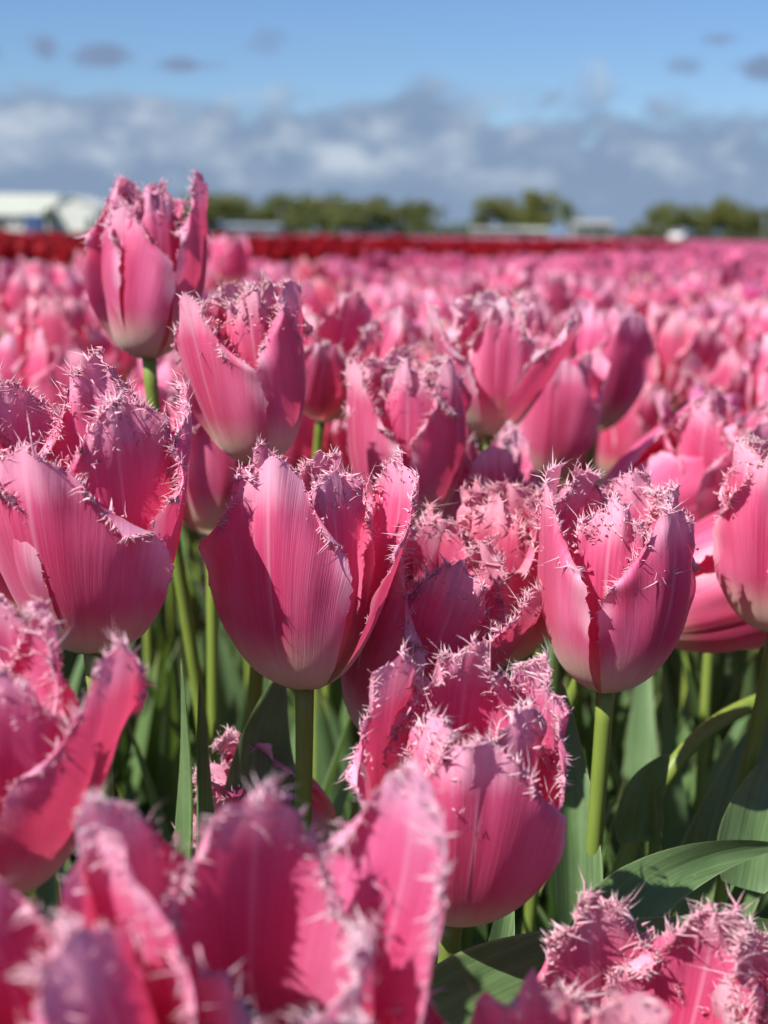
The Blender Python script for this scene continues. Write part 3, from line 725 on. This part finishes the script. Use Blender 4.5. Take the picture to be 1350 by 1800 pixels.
hero('middle tulip behind the half-shaded one, rounded closed head', (712, 930), .58, 1.0, rot=62, lx=-1, ly=3, op=(-3, -2, 0, -3, -3, -3), seed=29, L=.077, nspk=110, fr=1.1, leaves=2, curl=(-10, 0, 0, 0, 0, 0))
hero('softly blurred tulip with wide V shape, right petal spread open', (862, 765), .66, 1.0, rot=62, lx=0, ly=2, op=(30, 0, 20, 2, 0, 4), wid=(.9, 1, .8, 1, 1, .9), tint=(1.06, 1.35, 1.2), seed=31, L=.070, Wd=.020, nspk=60, leaves=2)
hero('blurred tulip half hidden below the V shaped one', (835, 1040), .62, .95, rot=20, lx=-2, ly=0, op=(0, 4, 4, 0, 0, 0), seed=37, nspk=60, leaves=2)
hero('blurred tulip right of the V shaped one, lower of two', (957, 850), .78, 1.0, rot=0, lx=2, ly=2, op=(4, 8, 6, 0, 0, 0), seed=41, nspk=50, leaves=2)
hero('blurred tulip right of the V shaped one, upper of two', (1040, 760), .86, 1.05, rot=30, lx=1, ly=2, op=(4, 6, 8, 2, 2, 0), seed=43, nspk=50, leaves=2)
hero('tulip at the right edge with pale fluted petals above slanting stem', (1362, 1112), .48, .90, rot=-30, lx=4, ly=0, op=(8, 4, 0, 0, 0, 4), seed=47, L=.078, nspk=90, ground=(-.020, .03), leaves=1, fr=1.0,
     extra=[([(1240, 1640, .52), (1290, 1420, .52), (1352, 1240, .53)], .036, -15, .35), ([(1300, 1560, .47), (1330, 1400, .48), (1362, 1330, .49)], .030, 10, .35)])
hero('flopped tulip lying sideways between the spiky crown and the right edge tulip', (1120, 1085), .54, .95, rot=20, lx=62, ly=18, op=(6, 4, 4, 0, 0, 0), seed=53, L=.074, nspk=80, ground=(-.03, .06), leaves=1)
hero('drooping blurred tulip with broad pale petals behind the spiky crown', (1040, 950), .70, 1.1, rot=0, lx=58, ly=8, op=(10, 8, 6, 0, 0, 0), seed=59, L=.085, Wd=.028, nspk=60, leaves=1, ground=(-.03, .06))
hero('blurred tulip above the right edge tulip with frilled rim', (1262, 950), .68, .95, rot=10, lx=2, ly=4, op=(20, 18, 14, 6, 6, 6), seed=61, nspk=70, leaves=2)
hero('tulip low at left edge, right petal spread wide like a wing', (20, 1560), .315, 1.0, rot=72, lx=-4, ly=6, op=(20, 6, 6, 2, 2, 6), crump=.25, seed=67, L=.068, nspk=80, fr=1.15, ground=(0, .04), leaves=0)
hero('nearest blurred tulip filling the bottom left corner', (190, 2230), .235, 1.0, rot=18, lx=-14, ly=10, op=(0, 8, 4, 0, 0, 2), crump=.25, seed=71, L=.074, Wd=.027, nspk=70, fr=1.1, leaves=0, lens=(.9, 1, 1, 1, 1, 1))
hero('wide open near tulip at bottom left of centre, one tall pointed petal', (470, 2045), .262, 1.02, rot=20, lx=4, ly=12, op=(2, 6, 14, 4, 2, 4), wid=(1, .82, 1, 1, 1, .9), cusp=.06, rots=(0, -8, 0, 0, 0, 0), crump=.25, seed=73, L=.078, Wd=.0250, nspk=85, fr=1.2, leaves=0, lens=(.68, 1.03, 1.0, .72, .95, .68), stamens=True)
hero('small low tulip drooping beside the wide open one, petal folded over', (585, 1480), .49, .72, rot=10, lx=-64, ly=25, op=(-4, 0, 0, -8, 0, 0), seed=79, nspk=110, fr=1.1, ground=(.04, .05), leaves=1, stem_bow=.03, curl=(30, 0, 0, 0, 0, 0))
hero('ragged open tulip at bottom right showing dark anthers', (1130, 2075), .335, 1.0, rot=-30, lx=2, ly=14, op=(14, 14, 6, 14, 6, 14), seed=83, nspk=170, fr=1.35, leaves=0, stamens=True, L=.068, lens=(.9, .86, 1, .9, 1.05, .9), bo=6)
hero('tulip cut off by the bottom right corner with pale fringe', (1395, 2130), .345, 1.0, rot=-40, lx=-3, ly=8, op=(4, 4, 4, 2, 2, 2), L=.070, seed=89, nspk=130, fr=1.2, leaves=0, extra=[([(1235, 1850, .37), (1290, 1760, .38), (1380, 1600, .39)], .016, 0, .4)])
hero('petal tips of a near tulip barely entering at the bottom edge', (905, 2400), .27, 1.0, rot=0, ly=4, seed=97, nspk=60, leaves=0)
hero('shaded tulip behind the big left edge tulip, low at the left edge', (-25, 1130), .47, 1.0, rot=25, op=(2, 4, 2, 0, 0, 0), seed=101, nspk=60, leaves=2)
hero('pale blurred tulip in the gap behind the half-shaded one and the leaning left one', (372, 940), .62, .95, rot=30, op=(0, 0, 2, 0, 0, 0), seed=103, nspk=60, leaves=2, tint=(1.05, 1.15, 1.1))
hero('blurred tulip with near white base beside the open left leaning one', (566, 728), .74, .9, rot=-10, lx=12, ly=30, op=(10, 10, 10, 4, 4, 4), seed=107, nspk=50, leaves=1, tint=(1.05, 1.3, 1.2))
hero('blurred salmon tulip at left above the big left edge tulip', (100, 690), 1.0, .9, rot=0, op=(0, 0, 2, 0, 0, 0), seed=109, nspk=50, leaves=1, tint=(1.04, 1.06, .93))
hero('blurred single bloom poking up in front of the red bed', (405, 505), 1.75, .85, rot=30, op=(2, 4, 4, 0, 0, 0), seed=113, nspk=40, leaves=1)
# bent stem crossing low at the right
bent = empty('bent_stem', at(1085, 1420, .50) * 1.0, 'bare yellow green stem bent over sideways at lower right', 'stem', None)
B0 = at(1010, 1480, .50); bent.location = (B0.x, B0.y + .01, 0)
obj('stalk', stem_mesh([Vector((0, 0, 0)), Vector((-.005, 0, B0.z * .8)), at(1090, 1375, .50) - bent.location, at(1210, 1270, .52) - bent.location, at(1350, 1228, .54) - bent.location], .0034, .0030, 22), bent)

# ------------------------------------------------------------------ bloomless plants between the stems
rng = np.random.default_rng(77)
LEAFV = []
for i in range(14):
    out_ = rng.uniform(.015, .085); L = rng.uniform(.20, .31)
    ps = [Vector((0, 0, 0)), Vector((out_ * .2, 0, L * .55)), Vector((out_, rng.uniform(-.02, .02), L))]
    LEAFV.append(leaf_mesh(ps, rng.uniform(.028, .048), Vector((-1, 0, .0)), roll=rng.uniform(-20, 20), fold=rng.uniform(.2, .55), rng=rng, nv=18, nu=7))
def leaf_copies(parent, n, r, sc=1.0):
    a0 = r.uniform(0, 6.28)
    for i in range(n):
        o = obj('leaf', r.choice(LEAFV), parent, rot=Quaternion((0, 0, 1), a0 + i * 6.28 / n + r.uniform(-.5, .5)))
        s_ = sc * r.uniform(.85, 1.12); o.scale = (s_, s_, s_); tc_ = r.uniform(.8, 1.15); o.color = (tc_, tc_, tc_ * r.uniform(.85, 1.15), 1)
r4 = random.Random(21)
for i in range(80):
    y = r4.uniform(.50, .95); x = r4.choice([r4.uniform(-.30, .30), r4.uniform(.05, .30)]) * y
    if y < .55: x = r4.choice([r4.uniform(-.26, -.06), r4.uniform(.07, .28)]) * y
    e_ = empty('tulip_plant', (x, y, 0), 'bloomless green tulip plant among the stems under the blooms', 'plant', 'bloomless tulip plants under the blooms', rz=r4.uniform(0, 6.28))
    leaf_copies(e_, 3, r4, .92)

# ------------------------------------------------------------------ counted tulips of the field behind
VARS = []
for i in range(12):
    g = np.random.default_rng(300 + i); oo = g.uniform(-6, 18); ps_ = []
    for kx in range(6):
        inner = kx >= 3
        (V, Fc, A), fq = petal_geo(g, L=.080 * g.uniform(.92, 1.06), opening=oo + g.uniform(-5, 12), inner=inner, nu=11, nv=16, nspk=90, fringe=1.6, ruffle=1.6, crumple=1.0 if inner else .5, twist=.9, k=1.05 if inner else 1.2)
        n0 = len(V); me = mesh('petal', np.concatenate([V, fq[0]]), Fc + [tuple(x + n0 for x in f) for f in fq[1]], M['petal'],
                               {**{k_: np.concatenate([A[k_], np.zeros(len(fq[0]))]) for k_ in ('q', 'v', 'edge')}, 'k': np.concatenate([np.zeros(n0), fq[2]])})
        me.materials.append(M['fringe']); me.polygons.foreach_set('material_index', [0] * len(Fc) + [1] * len(fq[1])); ps_.append(me)
    VARS.append(ps_)
STEMV = [stem_mesh([Vector((0, 0, 0)), Vector((r4.uniform(-.02, .02), r4.uniform(-.02, .02), .5)), Vector((0, 0, .9)), Vector((0, 0, 1))], .0030, .0027, 8, 7) for _ in range(4)]
def field_tulip(x, y, ztop, var, spin, tilt, sc, tint, label, group, leaves=1, r=r4):
    root = empty('fringed_tulip', (x, y, 0), label, 'tulip', group)
    h = ztop - .07 * sc
    q = Vector((0, 0, 1)).rotation_difference(Vector((tilt[0], tilt[1], 1)).normalized())
    for i in range(6):
        az_ = spin + 120 * (i % 3) + (60 if i >= 3 else 0)
        p = obj('petal', VARS[var][i], root, loc=(0, 0, h), rot=q @ petal_spin(az_), color=tint); p.scale = (sc,) * 3
    st = obj('stem', r.choice(STEMV), root); st.scale = (1, 1, h)
    if leaves: leaf_copies(root, leaves, r)
    return root
def in_view(x, y, z, pad=0):
    v = Vector((x, y, z - CAMZ)); d_ = v.dot(FW)
    if d_ < .05: return False
    px, py = 675 + F * v.dot(RX) / d_, 900 - F * v.dot(UP) / d_
    return -pad < px < 1350 + pad and py < 1800 + pad
hx = np.array(ALL_BASES)
cand, outside = [], []
for (x, y) in FIELD_NEAR:
    if np.min(np.hypot(hx[:, 0] - x, hx[:, 1] - y)) < .055: continue
    if in_view(x, y, .41, 40):
        if y > .82: cand.append((x, y))
    elif y > .35 and abs(x) > .29 * y + .03: outside.append((x, y))
cand.sort(key=lambda p: p[1])
NIND = 262
MARKS = [('the tallest tulip', 255, 470), ('the open left leaning tulip', 410, 660), ('the big left edge tulip', 160, 880), ('the rounded middle tulip', 680, 790), ('the wide V shaped tulip', 870, 660),
         ('the spiky crowned tulip', 1065, 1010), ('the right edge tulip', 1300, 970), ('the half-shaded centre-left tulip', 530, 1000)]
used_labels = {}
def first_label(x, y, zt):
    v = Vector((x, y, zt - .035 - CAMZ)); d_ = v.dot(FW); px, py = 675 + F * v.dot(RX) / d_, 900 - F * v.dot(UP) / d_
    nm, mx_, my_ = min(MARKS, key=lambda k_: math.hypot(k_[1] - px, k_[2] - py)); dx, dy = px - mx_, py - my_
    if abs(dx) > 1.6 * abs(dy): rel = 'right of' if dx > 0 else 'left of'
    elif abs(dy) > 1.6 * abs(dx): rel = 'above' if dy < 0 else 'below'
    else: rel = ('above and ' if dy < 0 else 'below and ') + ('right of' if dx > 0 else 'left of')
    key = rel + ' ' + nm; n_ = used_labels.get(key, 0); used_labels[key] = n_ + 1
    return 'blurred pink tulip %s %s, behind it' % (rel, nm) if n_ == 0 else '%s blurred pink tulip %s %s, counting backwards' % (ordn[n_], rel, nm)
for i, (x, y) in enumerate(cand[:NIND]):
    tn = r4.gauss(0, 1); tint = (1 + .05 * tn, 1 + .22 * tn + r4.gauss(0, .09), 1 + .16 * tn + r4.gauss(0, .09))
    tint = tuple(max(.5, min(1.12, c_)) for c_ in tint)
    zt = min(.455, r4.gauss(.418, .016))
    tl_ = (r4.gauss(0, .24), r4.gauss(0, .22))
    if y < 1.25: lab, grp = first_label(x, y, zt), 'first blurred crowd of pink tulips'
    elif y < 2.0: lab, grp = 'smaller blurred pink fringed tulip in the middle of the crowded bed', 'middle crowd of pink tulips'
    else: lab, grp = 'tiny soft pink tulip far back in the crowded bed', 'far crowd of pink tulips'
    field_tulip(x, y, zt, r4.randrange(12), r4.uniform(0, 120), tl_, r4.uniform(.88, 1.12), tint, lab, grp, leaves=2 if y < 1.3 else (1 if y < 1.8 else 0))

TM_NEAR = [template(400 + i, 4, 7, 4) for i in range(9)]
TM_FAR = [template(420 + i, 3, 5, 1) for i in range(9)]
TM_THIN = [template(460 + i, 3, 4, 0) for i in range(5)]
TM_RED = [template(440 + i, 3, 4, 0, True) for i in range(4)]
mass('tulip_bed', [p for p in outside if p[1] < 5] + [p for p in cand[NIND:] if p[1] < 7], TM_NEAR, 5, 'uncounted mass of pink tulips behind and beside the counted ones', 'tulip bed', .413, .014)
mass('far_tulip_bed', [p for p in cand[NIND:] if p[1] >= 7] + [p for p in outside if p[1] >= 5], TM_FAR, 6, 'distant end of the pink tulip bed towards the horizon', 'tulip bed', .413, .013)
redp = bed_points(1.84, 6.9, 2.5, 12, .125, 12, margin=1.0)
redp.sort(key=lambda p: np.dot(p, NV) + .02 * p[1])
NRED = 150
rvis = [p for p in redp if in_view(p[0], p[1], .43, 10)][:NRED]; rset = set(rvis)
RB = []
for i, T in enumerate(TM_RED):
    me = bpy.data.meshes.new('bloom'); me.from_pydata([tuple(v) for v in T[0]], [], [tuple(int(q) for q in f) for f in T[1]])
    ca = me.attributes.new('col', 'FLOAT_COLOR', 'POINT'); ca.data.foreach_set('color', np.concatenate([T[2], np.ones((len(T[2]), 1))], 1).astype(np.float32).ravel())
    me.materials.append(M['mass']); RB.append(me)
for (x, y) in rvis:
    h = r4.gauss(.456, .013) - .065
    e_ = empty('red_tulip', (x, y, 0), 'red tulip along the front edge of the red bed', 'tulip', 'red tulips along the front edge of the red bed', rz=r4.uniform(0, 6.28))
    obj('bloom', RB[r4.randrange(4)], e_, loc=(0, 0, h)); st = obj('stem', r4.choice(STEMV), e_); st.scale = (1, 1, h); leaf_copies(e_, 1, r4)
mass('red_tulip_bed', [p for p in redp if p not in rset], TM_RED, 7, 'band of dark red tulips stretching across behind the pink bed', 'tulip bed', .458, .015)
mass('mauve_tulip_bed', bed_points(1.98, 6.9, 12.3, 45, .19, 14, margin=1.5) + bed_points(7.1, 13.5, 6, 60, .29, 13, margin=2.0), TM_THIN, 8, 'thin pale pink beds beyond the red tulips towards the right', 'tulip bed', .43, .015, leaves=False)
